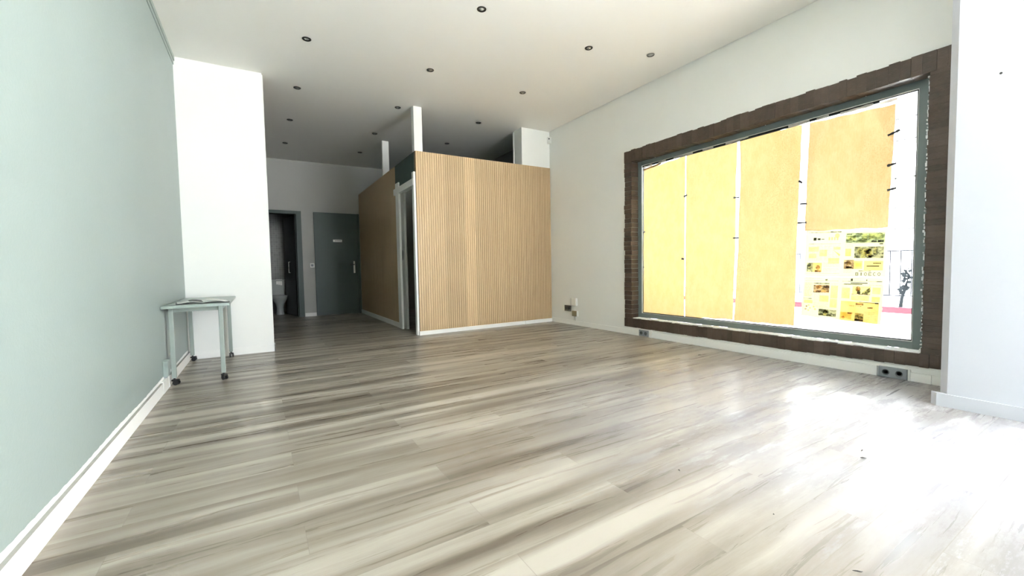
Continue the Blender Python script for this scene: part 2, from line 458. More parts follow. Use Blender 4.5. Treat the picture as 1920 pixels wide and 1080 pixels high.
struct(build('baseboard_back', bm, M['trim_white']), 'short white baseboard between the two green doors', 'baseboard')

# ------------------------------------------------------------------ slatted box room
A = Vector((2.0, 5.925, 0)); B = Vector((4.482, 6.005, 0)); L = (B-A).length; ang = math.atan2(B.y-A.y, B.x-A.x)
def zt(s): return 2.695 + (2.729-2.695)*s/L
bm = bm_new()
hexa(bm, [(0, .012, .055), (L, .012, .055), (L, .06, .055), (0, .06, .055), (0, .012, zt(0)), (L, .012, zt(L)), (L, .06, zt(L)), (0, .06, zt(0))], 1)
pitch = .036; ns = int(L/pitch)
for i in range(ns+1):
    s0 = i*pitch+.002; s1 = min((i+1)*pitch-.0022, L)
    if s1-s0 < .004: continue
    d = random.uniform(0, .0015)
    hexa(bm, [(s0, d, .06), (s1, d, .06), (s1, .013, .06), (s0, .013, .06), (s0, d, zt(s0)-.001), (s1, d, zt(s1)-.001), (s1, .013, zt(s1)-.001), (s0, .013, zt(s0)-.001)], 0)
wp = build('wall_slatted', bm, [M['slats'], M['groove']]); wp.location = A; wp.rotation_euler.z = ang
struct(wp, 'light oak slatted partition panel facing the room', 'partition wall')
bm = bm_new()
box(bm, -.004, 1.89, -.014, .012, 0, .058, bev=.002); box(bm, 1.895, L, -.013, .012, 0, .058, bev=.002); box(bm, -.012, .0, -.012, .06, 0, .058)
bb = build('baseboard_front', bm, M['trim_white']); bb.location = A; bb.rotation_euler.z = ang
struct(bb, 'bright white baseboard along the foot of the oak slatted partition', 'baseboard')

# side of the box: slatted far stretch, green panel over the sliding door
bm = bm_new()
XS = 1.99
box(bm, XS+.014, XS+.10, 6.94, YB, .0, 2.69, 1)
ns = int((YB-6.97)/pitch)
for i in range(ns):
    y0 = 6.97+i*pitch+.0015; y1 = y0+pitch-.003
    box(bm, XS+random.uniform(0, .001), XS+.016, y0, min(y1, YB), .08, 2.69, 0)
struct(build('wall_side', bm, [M['slats'], M['groove']]), 'oak slatted side wall of the box room in the shaded passage', 'partition wall')
bm = bm_new(); box(bm, XS-.012, XS+.016, 6.93, YB, 0, .083, bev=.002)
struct(build('baseboard_side', bm, M['trim_white']), 'white baseboard at the foot of the shaded slatted side wall', 'baseboard')
bm = bm_new(); box(bm, XS, XS+.09, 5.985, 6.96, 2.24, 2.69); 
struct(build('wall_green', bm, M['green_panel']), 'dark green panel above the white sliding door', 'partition wall')
# inner faces of the box room
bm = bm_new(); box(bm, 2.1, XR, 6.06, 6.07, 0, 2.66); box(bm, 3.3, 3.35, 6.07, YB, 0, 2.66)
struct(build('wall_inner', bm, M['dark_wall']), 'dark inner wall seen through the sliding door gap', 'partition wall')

# posts to the ceiling
bm = bm_new(); box(bm, 2.005, 2.13, 5.98, 6.09, 2.685, 3.38, bev=.002)
struct(build('pillar_3', bm, M['trim_white']), 'white square post above the corner of the slatted box room', 'post')
bm = bm_new(); box(bm, 2.012, 2.128, 7.80, 7.86, 2.68, 3.36, bev=.002)
struct(build('pillar_4', bm, M['trim_white']), 'white post farther back above the slatted side wall', 'post')

# sliding door
d3 = empty('door_3', (XS, 6.45, 0)); struct(d3, 'white framed sliding door standing open in the side of the box room', 'sliding door')
def rel(bm, o): bmesh.ops.translate(bm, verts=bm.verts, vec=-Vector(o.location)); return bm
bm = bm_new(); box(bm, XS-.022, XS+.09, 5.95, 6.03, 0, 2.40, bev=.003)
build('jamb', rel(bm, d3), M['trim_white'], d3)
bm = bm_new(); box(bm, XS-.022, XS+.012, 6.725, 6.90, 0, 2.385, bev=.003)
build('jamb', rel(bm, d3), M['trim_white'], d3)
bm = bm_new(); box(bm, XS-.03, XS+.06, 5.965, 6.985, 2.205, 2.305, bev=.004)
build('header', rel(bm, d3), M['trim_white'], d3)
bm = bm_new(); box(bm, XS+.015, XS+.055, 6.59, 7.0, .012, 2.25, bev=.003)
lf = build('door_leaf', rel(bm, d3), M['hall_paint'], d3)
bm = bm_new(); lathe(bm, [(0, 0), (.02, 0), (.022, .003), (.0, .003)], n=20, sx=1, sy=4.0)
bmesh.ops.rotate(bm, verts=bm.verts, cent=(0, 0, 0), matrix=Matrix.Rotation(R(-90), 3, 'Y'))
bmesh.ops.rotate(bm, verts=bm.verts, cent=(0, 0, 0), matrix=Matrix.Rotation(R(90), 3, 'X'))
h = build('handle', bm, M['black'], lf, loc=(XS+.013-d3.location.x, 6.69-6.45, 1.21))

# green door
d2 = empty('door_2', (1.48, YB, 0)); struct(d2, 'closed dark green door with small sign at the end of the passage', 'door')
bm = bm_new(); box(bm, 1.045, 1.925, 9.915, YB, .008, 2.25, bev=.003); lf = build('door_leaf', rel(bm, d2), M['green_door'], d2)
bm = bm_new(); box(bm, 1.93, 1.985, 9.925, YB, 0, 2.255, bev=.002); build('door_frame', rel(bm, d2), M['green_door'], d2)
bm = bm_new(); box(bm, 1.825, 1.868, 9.907, 9.916, .92, 1.10, bev=.003); box(bm, 1.825, 1.868, 9.907, 9.916, 1.125, 1.19, bev=.003); box(bm, 1.825, 1.868, 9.909, 9.916, 1.09, 1.13)
hp = build('handle_plate', rel(bm, d2), M['chrome'], d2)
bm = bm_new(); tube(bm, [(1.846, 9.91, 1.112), (1.846, 9.87, 1.112), (1.78, 9.865, 1.112), (1.74, 9.866, 1.112)], .008)
build('lever', rel(bm, d2), M['black'], hp)
bm = bm_new(); box(bm, 1.42, 1.605, 9.909, 9.915, 1.615, 1.665, bev=.001)
sg = build('sign_plate', rel(bm, d2), M['plastic_white'], d2)
bm = bm_new()
for i in range(7):
    x = 1.458 + i*.019
    box(bm, x, x+.012, 9.907, 9.9095, 1.630+.003*(i % 2), 1.650)
build('lettering', rel(bm, d2), M['socket_hole'], sg)

# toilet doorway
d1 = empty('door_1', (.33, YB, 0)); struct(d1, 'green framed doorway opening onto the dark toilet', 'doorway')
bm = bm_new()
box(bm, DX1, .807, 9.93, YB+.14, 0, 2.257, bev=.003); box(bm, -.15, DX0, 9.93, YB+.14, 0, 2.257, bev=.003); box(bm, DX0, DX1, 9.93, YB+.14, DZ, 2.257, bev=.003)
build('door_frame', rel(bm, d1), M['green_door'], d1)
bm = bm_new(); box(bm, DX1-.018, DX1, 9.985, 10.02, 0, DZ); build('door_stop', rel(bm, d1), M['green_panel'], d1)
a = Vector((.69, 10.09, 0)); b = Vector((.53, 10.82, 0)); dd = (b-a); ll = dd.length
bm = bm_new(); box(bm, 0, ll, -.02, .02, .01, 2.17, bev=.002)
lf = build('door_leaf', bm, M['black'], d1, loc=a-Vector(d1.location)); lf.rotation_euler.z = math.atan2(dd.y, dd.x)
bm = bm_new(); tube(bm, [(.36, .018, .95), (.36, .05, .95), (.36, .05, 1.19), (.36, .018, 1.19)], .007)
build('handle', bm, M['plastic_white'], lf)

# ------------------------------------------------------------------ window
bm = bm_new()
rb = random.Random(11)
def brickface(y0, y1, z0, z1, axis, j=1):
    """one rough brick of the surround: protrudes from the wall and lines the reveal"""
    f = 4.473 + j*rb.uniform(-.006, .004)
    vs = box(bm, f, 4.63, y0, y1, z0, z1, bev=.005)
p = .064
# left jamb: courses laid flat
z = .235
while z < 2.43:
    g = min(z+p-.003, 2.435)
    brickface(4.118+rb.uniform(-.006, .004), 4.25+rb.uniform(-.009, .008), z, g, 'z'); z += p
# right jamb (mostly behind the pier): thinner flat courses
z = .235
while z < 2.43:
    g = min(z+.048, 2.435)
    brickface(.885, 1.112+rb.uniform(-.005, .005), z, g, 'z', .35); z += .046
# head and sill: bricks on end
y = .885
while y < 4.25:
    w = rb.uniform(.055, .085); y1 = min(y+w+.003, 4.252)
    brickface(y, y1, 2.424+rb.uniform(-.003, .002), 2.578+rb.uniform(-.007, .008), 'y')
    y += w
y = .885
while y < 4.25:
    w = rb.uniform(.05, .08); y1 = min(y+w+.003, 4.252)
    brickface(y, y1, .106+rb.uniform(-.003, .003)+.02*max(0, min(1, (2.1-y)/.8)), .236+rb.uniform(-.004, .002), 'y')
    y += w
o = build('trim_7', bm, M['brick'])
struct(o, 'rough dark brown brick surround framing the papered window', 'window surround')

w1 = empty('window_1', (4.61, 2.62, .244)); struct(w1, 'large grey green framed shop window covered with orange paper', 'window')
FX0, FX1 = 4.606, 4.675
fy0, fy1, fz0, fz1 = 1.10, 4.122, .242, 2.43
gy0, gy1, gz0, gz1 = 1.203, 4.055, .304, 2.366
bm = bm_new()
box(bm, FX0, FX1, fy0, gy0, fz0, fz1, bev=.004); box(bm, FX0, FX1, gy1, fy1, fz0, fz1, bev=.004)
box(bm, FX0+.001, FX1, gy0-.004, gy1+.004, gz1, fz1, bev=.004); box(bm, FX0+.001, FX1, gy0-.004, gy1+.004, fz0, gz0, bev=.004)
build('window_frame', rel(bm, w1), M['window_metal'], w1)
bm = bm_new(); g = .012
box(bm, 4.622, 4.662, gy0, gy0+g, gz0, gz1); box(bm, 4.622, 4.662, gy1-g*.5, gy1, gz0, gz1)
box(bm, 4.622, 4.640, 1.46, gy1, gz1-.026, gz1); box(bm, 4.622, 4.662, gy0, gy1, gz1-g, gz1); box(bm, 4.622, 4.662, gy0, gy1, gz0, gz0+g)
build('gasket', rel(bm, w1), M['gasket'], w1)
bm = bm_new()
box(bm, 4.612, 4.622, gy0, gy1, gz1-.004, gz1+.002); box(bm, 4.612, 4.622, gy0, gy1, gz0-.001, gz0+.003)
box(bm, 4.612, 4.622, gy1-.006, gy1+.001, gz0, gz1); box(bm, 4.612, 4.622, gy0-.001, gy0+.003, gz0, gz1)
build('highlight_bead', rel(bm, w1), M['plastic_white'], w1)  # white bead stands for the highlight along the inner frame edge
bm = bm_new(); box(bm, 4.642, 4.648, gy0-.02, gy1+.02, gz0-.02, gz1+.02)
build('pane', rel(bm, w1), M['glass'], w1)
bm = bm_new(); rs = random.Random(5)
for i in range(80):   # crumbly filler down the right jamb
    z = .25 + i*.027
    h = rs.uniform(.006, .03)
    if rs.random() < .2: continue
    y = 1.112 + rs.uniform(-.004, .004)
    box(bm, 4.466+rs.uniform(-.003, .003), 4.50, y-.001, y+rs.choice((.002, .003, .004, .006, .010)), z, z+h, bev=.001)
for i in range(120):  # filler along the sill
    y = 1.11 + i*.0251
    box(bm, 4.500, 4.612, y, y+.0252, .230, .2405+rs.uniform(0, .004))
build('sealant', rel(bm, w1), M['sealant'], w1)

# little white hooks on the top of the frame
hooks = [(3.812, 'first white hook from the left on the window head'), (2.958, 'white hook on the window head above the second orange sheet'),
         (2.39, 'white hook on the window head above the third orange sheet'), (1.546, 'white hook on the window head nearest the white pier')]
hk = None
for y, lab in hooks:
    if hk is None:
        bm = bm_new(); tube(bm, [(0, 0, 0), (-.012, 0, 0), (-.018, 0, -.012), (-.013, 0, -.026), (-.004, 0, -.024)], .0035, 6)
        hk = build('hook', bm, M['plastic_white'], smooth=True); o = hk
    else:
        o = hk.copy(); link(o)
    o.location = (4.606, y, 2.447)
    tag(o, lab, 'hook', 'small white hooks on the window head')

# ------------------------------------------------------------------ papers
def sheet(name, left, right, x, mat, seed, parent=None, nu=14, nv=40, wav=.004):
    """left / right: edge polylines (y, z) from top to bottom"""
    rr = random.Random(seed); ph = [rr.uniform(0, 6) for _ in range(6)]
    def ev(pl, t):
        k = t*(len(pl)-1); i = min(int(k), len(pl)-2); f = k-i
        return (pl[i][0]*(1-f)+pl[i+1][0]*f, pl[i][1]*(1-f)+pl[i+1][1]*f)
    bm = bm_new(); g = []
    for j in range(nv+1):
        t = j/nv; l = ev(left, t); r = ev(right, t); rowv = []
        for i in range(nu+1):
            u = i/nu
            dx = wav*(.5+.5*math.sin(ph[0]+5*u+2.5*t+ph[1]*t)*math.cos(ph[2]+7*t-3*u))
            y = l[0]*(1-u)+r[0]*u; z = l[1]*(1-u)+r[1]*u
            if i in (0, nu): y += .0015*math.sin(ph[3]+t*23)
            if j in (0, nv): z += .004*math.sin(ph[4]+u*19)
            rowv.append(bm.verts.new((x-dx, y, z)))
        g.append(rowv)
    for j in range(nv):
        for i in range(nu):
            bm.faces.new((g[j][i], g[j+1][i], g[j+1][i+1], g[j][i+1]))
    return build(name, bm, mat, parent, smooth=True)

PX = 4.639
o = sheet('paper_sheet', [(4.036, 2.305), (4.045, 1.3), (4.050, .315)], [(3.376, 2.342), (3.385, 1.3), (3.389, .309)], PX, M['kraft'][0], 1)
tag(o, 'orange paper sheet on the window glass at the far left end', 'paper', 'orange paper sheets over the window')
bm = bm_new()
for i in range(12):
    y0 = 4.04-i*.025
    z0 = 2.318+i*.0019
    hexa(bm, [(4.628, y0, z0-.022), (4.630, y0, z0-.022), (4.630, y0-.025, z0-.020), (4.628, y0-.025, z0-.020), (4.628, y0, z0), (4.630, y0, z0), (4.630, y0-.025, z0+.0019), (4.628, y0-.025, z0+.0019)])
f = build('folded_edge', bm, M['kraft'][3], o)
o = sheet('paper_sheet', [(3.364, 2.345), (3.374, 1.3), (3.376, .309)], [(2.709, 2.342), (2.722, 1.95), (2.722, 1.3), (2.748, .335)], PX, M['kraft'][1], 2)
tag(o, 'second orange paper sheet from the left on the window glass', 'paper', 'orange paper sheets over the window')
o = sheet('paper_sheet', [(2.688, 2.350), (2.672, 1.95), (2.690, 1.55), (2.695, 1.15), (2.715, .75), (2.735, .326)], [(2.062, 2.338), (2.07, 2.0), (2.09, 1.3), (2.105, .334)], PX, M['kraft'][2], 3)
tag(o, 'third orange paper sheet from the left with a diagonal crease', 'paper', 'orange paper sheets over the window')
o = sheet('paper_sheet', [(1.996, 2.331), (2.01, 1.9), (2.025, 1.285)], [(1.353, 2.30), (1.360, 2.0), (1.372, 1.7), (1.385, 1.265)], PX, M['kraft'][3], 4)
tag(o, 'stained short orange paper sheet above the newspapers', 'paper', 'orange paper sheets over the window')

# newspapers -------------------------------------------------------
def strip(bm, x, y0, y1, z0, z1, mi):
    vs = [bm.verts.new(q) for q in ((x, y0, z0), (x, y1, z0), (x, y1, z1), (x, y0, z1))]
    f = bm.faces.new(vs); f.material_index = mi
INKS = [M['ink'], M['ink_grey'], M['ink_green'], M['ink_rose'], M['news_warm'], M['news_cream']]
class Spread:
    """print coordinates: u to the right (0..1), v down (0..1) on the spread"""
    def __init__(s, left, right, x):
        s.l, s.r, s.x, s.bm, s.k = left, right, x, bm_new(), 0
    def P(s, u, v):
        l = [s.l[0][i]*(1-v)+s.l[1][i]*v for i in (0, 1)]; r = [s.r[0][i]*(1-v)+s.r[1][i]*v for i in (0, 1)]
        return l[0]*(1-u)+r[0]*u, l[1]*(1-u)+r[1]*u
    def rect(s, u0, u1, v0, v1, mi, lift=0):
        x = s.x - .0004 - lift*.0004
        q = [s.P(u0, v1), s.P(u1, v1), s.P(u1, v0), s.P(u0, v0)]
        f = s.bm.faces.new([s.bm.verts.new((x, a, b)) for a, b in q]); f.material_index = mi
    def poly(s, pts, mi, lift=1):
        x = s.x - .0004 - lift*.0004
        f = s.bm.faces.new([s.bm.verts.new((x, *s.P(u, v))) for u, v in pts]); f.material_index = mi
    def disc(s, u, v, ru, rv, mi, lift=2, n=14):
        s.poly([(u+ru*math.cos(2*math.pi*i/n), v+rv*math.sin(2*math.pi*i/n)) for i in range(n)], mi, lift)
    def lines(s, u0, u1, v0, v1, n, mi, seed=0, th=.22):
        r = random.Random(seed); dv = (v1-v0)/n
        for i in range(n):
            e = u1 - (r.uniform(0, .25)*(u1-u0) if r.random() < .3 else 0)
            a = u0
            while a < e-.004:
                b = min(a + r.uniform(.02, .05), e)
                s.rect(a, b, v0+i*dv, v0+i*dv+dv*th, mi); a = b + .006
    def letter(s, ch, u, v, w, h, mi=0):
        """block letter from strokes"""
        t = .2*w; tv = .17*h
        S = {'B': [(0, t, 0, h), (0, w*.85, 0, tv), (0, w*.85, h*.42, h*.42+tv), (0, w*.85, h-tv, h), (w*.75, w, tv*.6, h*.45), (w*.75, w, h*.55, h-tv*.6)],
             'I': [(w*.35, w*.65, 0, h)],
             'E': [(0, t, 0, h), (0, w, 0, tv), (0, w*.85, h*.42, h*.42+tv), (0, w, h-tv, h)]}
        if ch in S:
            for a, b, c, d in S[ch]: s.rect(u+a, u+b, v+c, v+d, mi, 1)
        else:
            n = 18; a0, a1 = (0, 2*math.pi) if ch == 'O' else (R(45), R(315))
            for i in range(n):
                p, q = a0+(a1-a0)*i/n, a0+(a1-a0)*(i+1)/n
                o = lambda ang, k: (u+w/2+k*w/2*math.cos(ang), v+h/2+(1-(1-k)*.8)*h/2*math.sin(ang))
                s.poly([o(p, 1), o(q, 1), o(q, .62), o(p, .62)], mi, 1)

nt = empty('newspaper', (PX-.004, 1.70, 1.05)); 
tag(nt, 'upper open newspaper spread taped to the glass below the stained orange sheet', 'newspaper', 'newspapers taped to the window')
L0, R0 = [(2.008, 1.292), (2.025, .838)], [(1.385, 1.252), (1.393, .838)]
pg = sheet('page', L0, R0, 0, M['news'], 8, nt, 12, 12, .0015); pg.location = Vector((PX-.004, 0, 0))-Vector(nt.location)
s = Spread(L0, R0, PX-.008)
# left page
s.rect(.04, .33, .045, .055, 1); s.rect(.33, .47, .03, .052, 1); 
for i, u in enumerate((.11, .165, .215)): s.rect(u, u+.04, .16+.012*i, .22-.01*i, 0 if i < 2 else 1)
for i in range(4): s.rect(.31+.035*i, .33+.035*i, .15, .215, 4)
s.disc(.42, .12, .03, .05, 4, 0)
s.rect(.05, .47, .29, .297, 1); s.lines(.05, .47, .30, .31, 1, 1, 2)
for (a, b, c, d) in ((.05, .19, .36, .46), (.06, .16, .5, .6), (.2, .3, .42, .56), (.32, .46, .6, .72), (.38, .47, .36, .42)): s.rect(a, b, c, d, 5)
s.poly([(.37, .42), (.47, .52), (.46, .56), (.40, .46)], 4)
s.rect(.04, .12, .70, .90, 1); s.disc(.085, .78, .02, .05, 5); s.rect(.12, .24, .70, .90, 4); s.rect(.15, .235, .86, .90, 3, 1); s.disc(.19, .8, .03, .05, 3)
s.lines(.26, .46, .82, .90, 3, 1, 5, .12); s.rect(.03, .47, .925, .93, 1)
# right page
s.rect(.53, 1.0-.025, .07, .275, 2); s.rect(.55, .65, .13, .23, 5, 1); s.rect(.72, .78, .1, .22, 5, 1); s.rect(.80, .955, .09, .20, 5, 1); s.rect(.83, .89, .235, .27, 0, 2); s.rect(.90, .965, .225, .27, 0, 2); s.poly([(.68, .22), (.8, .25), (.83, .27), (.68, .26)], 5); s.rect(.54, .60, .085, .11, 1, 1)
s.rect(.53, .97, .285, .29, 1); s.rect(.92, .96, .295, .315, 0)
s.rect(.53, .60, .40, .56, 4); s.rect(.64, .97, .36, .60, 1)
s.disc(.80, .48, .05, .08, 5); s.disc(.80, .45, .035, .06, 1, 3); s.disc(.70, .45, .03, .07, 5); s.rect(.72, .77, .4, .6, 5, 1); s.poly([(.76, .54), (.87, .54), (.84, .6), (.79, .6)], 1, 4); s.rect(.86, .90, .38, .52, 5, 1)
s.rect(.52, .64, .64, .83, 3); s.rect(.64, .74, .66, .83, 4, 0); s.disc(.58, .71, .03, .04, 5); s.rect(.55, .62, .78, .815, 0, 2); s.rect(.66, .73, .7, .78, 5, 1)
s.rect(.76, .97, .66, .86, 4); s.rect(.86, .95, .70, .72, 1, 1); s.rect(.79, .93, .76, .78, 0, 1)
s.lines(.52, .62, .86, .93, 3, 1, 7, .14); s.rect(.70, .84, .865, .88, 1)
for k in range(4):
    s.lines(.05+.106*k, .145+.106*k, .33, .66, 16, 1, 20+k, .16)
s.lines(.26, .47, .70, .80, 5, 1, 31, .16); s.lines(.52, .62, .31, .39, 5, 1, 32, .16); s.lines(.66, .97, .62, .65, 2, 1, 33, .2)
s.lines(.76, .96, .79, .86, 5, 1, 34, .14)
u = .665
for ch in 'BIOECO':
    s.letter(ch, u, .905, .034, .068); u += .05
build('print', s.bm, INKS, nt).location = -Vector(nt.location)

nb = empty('newspaper', (PX-.004, 1.71, .63))
tag(nb, 'lower open newspaper spread taped to the glass near the window sill', 'newspaper', 'newspapers taped to the window')
L1, R1 = [(2.025, .832), (2.043, .446)], [(1.398, .836), (1.416, .420)]
pg = sheet('page', L1, R1, 0, M['news'], 9, nb, 12, 12, .0015); pg.location = Vector((PX-.004, 0, 0))-Vector(nb.location)
s = Spread(L1, R1, PX-.008)
s.rect(.03, .47, .085, .092, 1); s.rect(.30, .33, .045, .08, 1); s.lines(.03, .30, .02, .05, 1, 1, 3, .15)
s.lines(.03, .14, .14, .50, 9, 5, 4, .6); s.rect(.15, .36, .14, .165, 1); s.rect(.15, .36, .19, .38, 3)
s.disc(.22, .24, .04, .05, 4); s.disc(.29, .3, .03, .05, 5); s.rect(.17, .36, .33, .36, 4, 2); s.rect(.27, .36, .22, .25, 1, 2)
for (a, b, c, d) in ((.38, .47, .2, .5), (.24, .36, .45, .6), (.38, .47, .52, .72), (.03, .15, .58, .66)): s.rect(a, b, c, d, 5)
s.rect(.02, .14, .53, .545, 1)
for (u, v) in ((.07, .74), (.10, .71), (.12, .78), (.06, .81), (.10, .84), (.17, .74), (.19, .8)): s.disc(u, v, .014, .022, 3 if u < .1 else 4)
s.rect(.24, .47, .78, .94, 1); s.disc(.33, .85, .035, .065, 5); s.disc(.33, .85, .024, .045, 1, 3); s.rect(.24, .40, .90, .935, 5, 3)
# right page
s.rect(.62, .645, .03, .085, 0); s.rect(.80, .815, .05, .08, 0); s.rect(.52, .98, .088, .097, 1); s.rect(.92, .98, .085, .10, 0, 1)
s.rect(.62, .82, .12, .14, 0); s.rect(.54, .76, .15, .166, 0); s.lines(.52, .98, .17, .20, 1, 1, 9, .2)
s.rect(.65, .86, .20, .375, 5); s.disc(.715, .26, .03, .06, 3); s.disc(.718, .275, .016, .035, 4, 3); s.rect(.705, .745, .31, .37, 0, 3); s.poly([(.77, .33), (.85, .22), (.86, .30), (.83, .37), (.76, .37)], 1, 2); s.rect(.64, .86, .37, .385, 3, 3)
s.rect(.52, .62, .24, .48, 5); s.rect(.64, .85, .40, .52, 5); s.rect(.88, .97, .22, .36, 5); s.rect(.88, .97, .42, .53, 4); s.lines(.72, .83, .43, .51, 3, 1, 12, .2)
s.rect(.52, .965, .545, .99, 4, 0); s.rect(.74, .96, .548, .558, 0, 1); s.rect(.92, .96, .545, .568, 0, 2)
s.rect(.70, .79, .575, .62, 3, 2); s.rect(.715, .775, .585, .605, 5, 3); s.lines(.62, .80, .64, .67, 1, 3, 13, .3); s.rect(.84, .90, .65, .68, 3, 2)
s.lines(.80, .95, .76, .94, 5, 3, 14, .14); s.rect(.52, .66, .80, .95, 4, 1); s.disc(.57, .86, .03, .05, 5, 3); s.disc(.56, .92, .02, .03, 3, 3); s.rect(.61, .67, .80, .83, 3, 2)
s.rect(.70, .80, .80, .98, 1, 1); s.disc(.73, .84, .02, .05, 5, 3); s.disc(.78, .88, .02, .04, 5, 3); s.rect(.70, .80, .93, .97, 3, 4)
for k, (a, b, c_, d_) in enumerate(((.16, .255, .40, .60), (.265, .36, .40, .60), (.38, .47, .14, .70), (.16, .36, .62, .76), (.03, .14, .55, .66), (.52, .62, .22, .50), (.65, .75, .41, .52), (.88, .97, .38, .42), (.24, .47, .72, .77))):
    s.lines(a, b, c_, d_, max(3, int((d_-c_)/.021)), 1, 50+k, .16)
build('print', s.bm, INKS, nb).location = -Vector(nb.location)

# tapes -------------------------------------------------------------
def tape(a, b, w, mat, x=PX-.009, seed=0):
    a = Vector(a); b = Vector(b); d = (b-a).normalized(); n = Vector((-d.y, d.x)); rr = random.Random(seed)
    c = (a+b)/2; bm = bm_new(); k = 5; top = []; bot = []
    for i in range(k+1):
        p = a.lerp(b, i/k)-c; ww = w*(.5+rr.uniform(-.16, .16))
        for l, sgn in ((top, 1), (bot, -1)):
            q = p+n*ww*sgn
            l.append((bm.verts.new((0, q.x, q.y)), bm.verts.new((-.0008, q.x, q.y))))
    for i in range(k):
        bm.faces.new((bot[i][1], bot[i+1][1], top[i+1][1], top[i][1])); bm.faces.new((bot[i][0], top[i][0], top[i+1][0], bot[i+1][0]))
        bm.faces.new((top[i][1], top[i+1][1], top[i+1][0], top[i][0])); bm.faces.new((bot[i][0], bot[i+1][0], bot[i+1][1], bot[i][1]))
    for i in (0, k): bm.faces.new((top[i][0], top[i][1], bot[i][1], bot[i][0]))
    return build('tape_piece', bm, mat, loc=(x, c.x, c.y))
GT = 'black tape pieces on the window paper'
for i, (a, b, w, lab) in enumerate((
    ((3.392, 1.836), (3.346, 1.852), .020, 'upper black tape across the narrow gap between first and second orange sheets'),
    ((3.424, 1.056), (3.386, 1.047), .020, 'lower black tape on the narrow gap between first and second orange sheets'),
    ((2.747, 1.726), (2.678, 1.718), .016, 'upper black tape bridging the second and third orange sheets'),
    ((2.749, 1.270), (2.680, 1.268), .016, 'lower black tape bridging the second and third orange sheets'),
    ((2.080, 1.792), (2.048, 1.762), .026, 'stubby crooked black tape at the top of the wide gap between sheets'),
    ((2.068, 1.560), (2.005, 1.556), .016, 'middle black tape across the wide gap beside the stained sheet'),
    ((2.084, 1.374), (2.005, 1.371), .019, 'lowest black tape across the wide gap just above the newspaper'),
    ((1.400, 2.046), (1.319, 2.072), .020, 'longest slanted black tape at the upper right edge of the stained sheet'),
    ((1.399, 1.790), (1.337, 1.800), .020, 'middle black tape on the right edge of the stained orange sheet'),
    ((1.394, 1.582), (1.335, 1.593), .020, 'lowest black tape on the right edge of the stained orange sheet'),
    ((4.062, 1.425), (4.012, 1.450), .018, 'upper black tape at the left edge of the first orange sheet'),
    ((4.064, .953), (4.030, .952), .018, 'lower black tape at the left edge of the first orange sheet'))):
    tag(tape(a, b, w, M['tape_black'], 4.628, i), lab, 'tape', GT)
GW = 'white tape pieces along the top of the window paper'
for i, (y0, y1, z, lab) in enumerate((
    (4.03, 3.88, 2.335, 'white tape over the left corner of the first orange sheet'),
    (3.78, 3.66, 2.342, 'white tape over the middle of the first orange sheet'),
    (3.54, 3.26, 2.35, 'long white tape where the first two orange sheets meet'),
    (3.13, 2.99, 2.35, 'white tape over the middle of the second orange sheet'),
    (2.84, 2.70, 2.35, 'white tape over the right corner of the second orange sheet'),
    (2.70, 2.58, 2.357, 'crumpled white tape over the left corner of the third orange sheet'),
    (2.18, 1.99, 2.346, 'white tape over the wide gap between third and fourth sheets'),
    (1.93, 1.83, 2.344, 'short white tape at the left top of the stained sheet'),
    (1.74, 1.50, 2.337, 'long white tape over the middle of the stained sheet'),
    (1.46, 1.34, 2.328, 'ragged white tape at the right top corner of the stained sheet'))):
    tag(tape((y0, z), (y1, z+.004), .024, M['tape_white'], 4.6195, 40+i), lab, 'tape', GW)

# ------------------------------------------------------------------ table
tb = empty('side_table', (-.48, 5.2, 0)); tag(tb, 'narrow sage green table on black castors against the green wall', 'table')
bm = bm_new()
q = [(-.712, 4.44), (-.243, 4.545), (-.245, 5.825), (-.712, 5.825)]
hexa(bm, [(x, y, .676) for x, y in q] + [(x, y, .70) for x, y in q])
bmesh.ops.bevel(bm, geom=list(bm.edges), offset=.003, segments=2, affect='EDGES')
build('tabletop', rel(bm, tb), M['sage_top'], tb)
bm = bm_new()
for a in ((-.685, -.30, 4.60, 4.622), (-.685, -.30, 5.74, 5.762), (-.685, -.663, 4.6, 5.76), (-.322, -.30, 4.6, 5.76)): box(bm, *a, .636, .676)
build('apron', rel(bm, tb), M['sage'], tb)
leg0 = None
for (x, y, a) in ((-.668, 4.60, 20), (-.313, 4.585, 60), (-.313, 5.755, 75), (-.668, 5.755, 10)):
    if leg0 is None:
        bm = bm_new(); box(bm, -.017, .017, -.017, .017, .062, .676, bev=.004)
        lg = build('leg', bm, M['sage'], tb); leg0 = lg
        bm = bm_new()
        tube(bm, [(0, 0, .064), (0, 0, .05)], .008, 10)
        box(bm, -.020, .036, -.0185, .0185, .034, .052, bev=.008)
        c = bm_new
        for sy in (-.013, .013):
            vs = []
            for sgn in (-1, 1):
                vs.append([bm.verts.new((.014+.022*math.cos(k*math.pi/9), sy+sgn*.006, .022+.022*math.sin(k*math.pi/9))) for k in range(18)])
            for k in range(18):
                bm.faces.new((vs[0][k], vs[0][(k+1) % 18], vs[1][(k+1) % 18], vs[1][k]))
            bm.faces.new(vs[0][::-1]); bm.faces.new(vs[1])
        cs = build('castor', bm, M['black'], lg); cs0 = cs
    else:
        lg = leg0.copy(); link(lg, tb); cs = cs0.copy(); link(cs, lg)
    lg.location = (x-tb.location.x, y-tb.location.y, 0); cs.rotation_euler.z = R(-a)

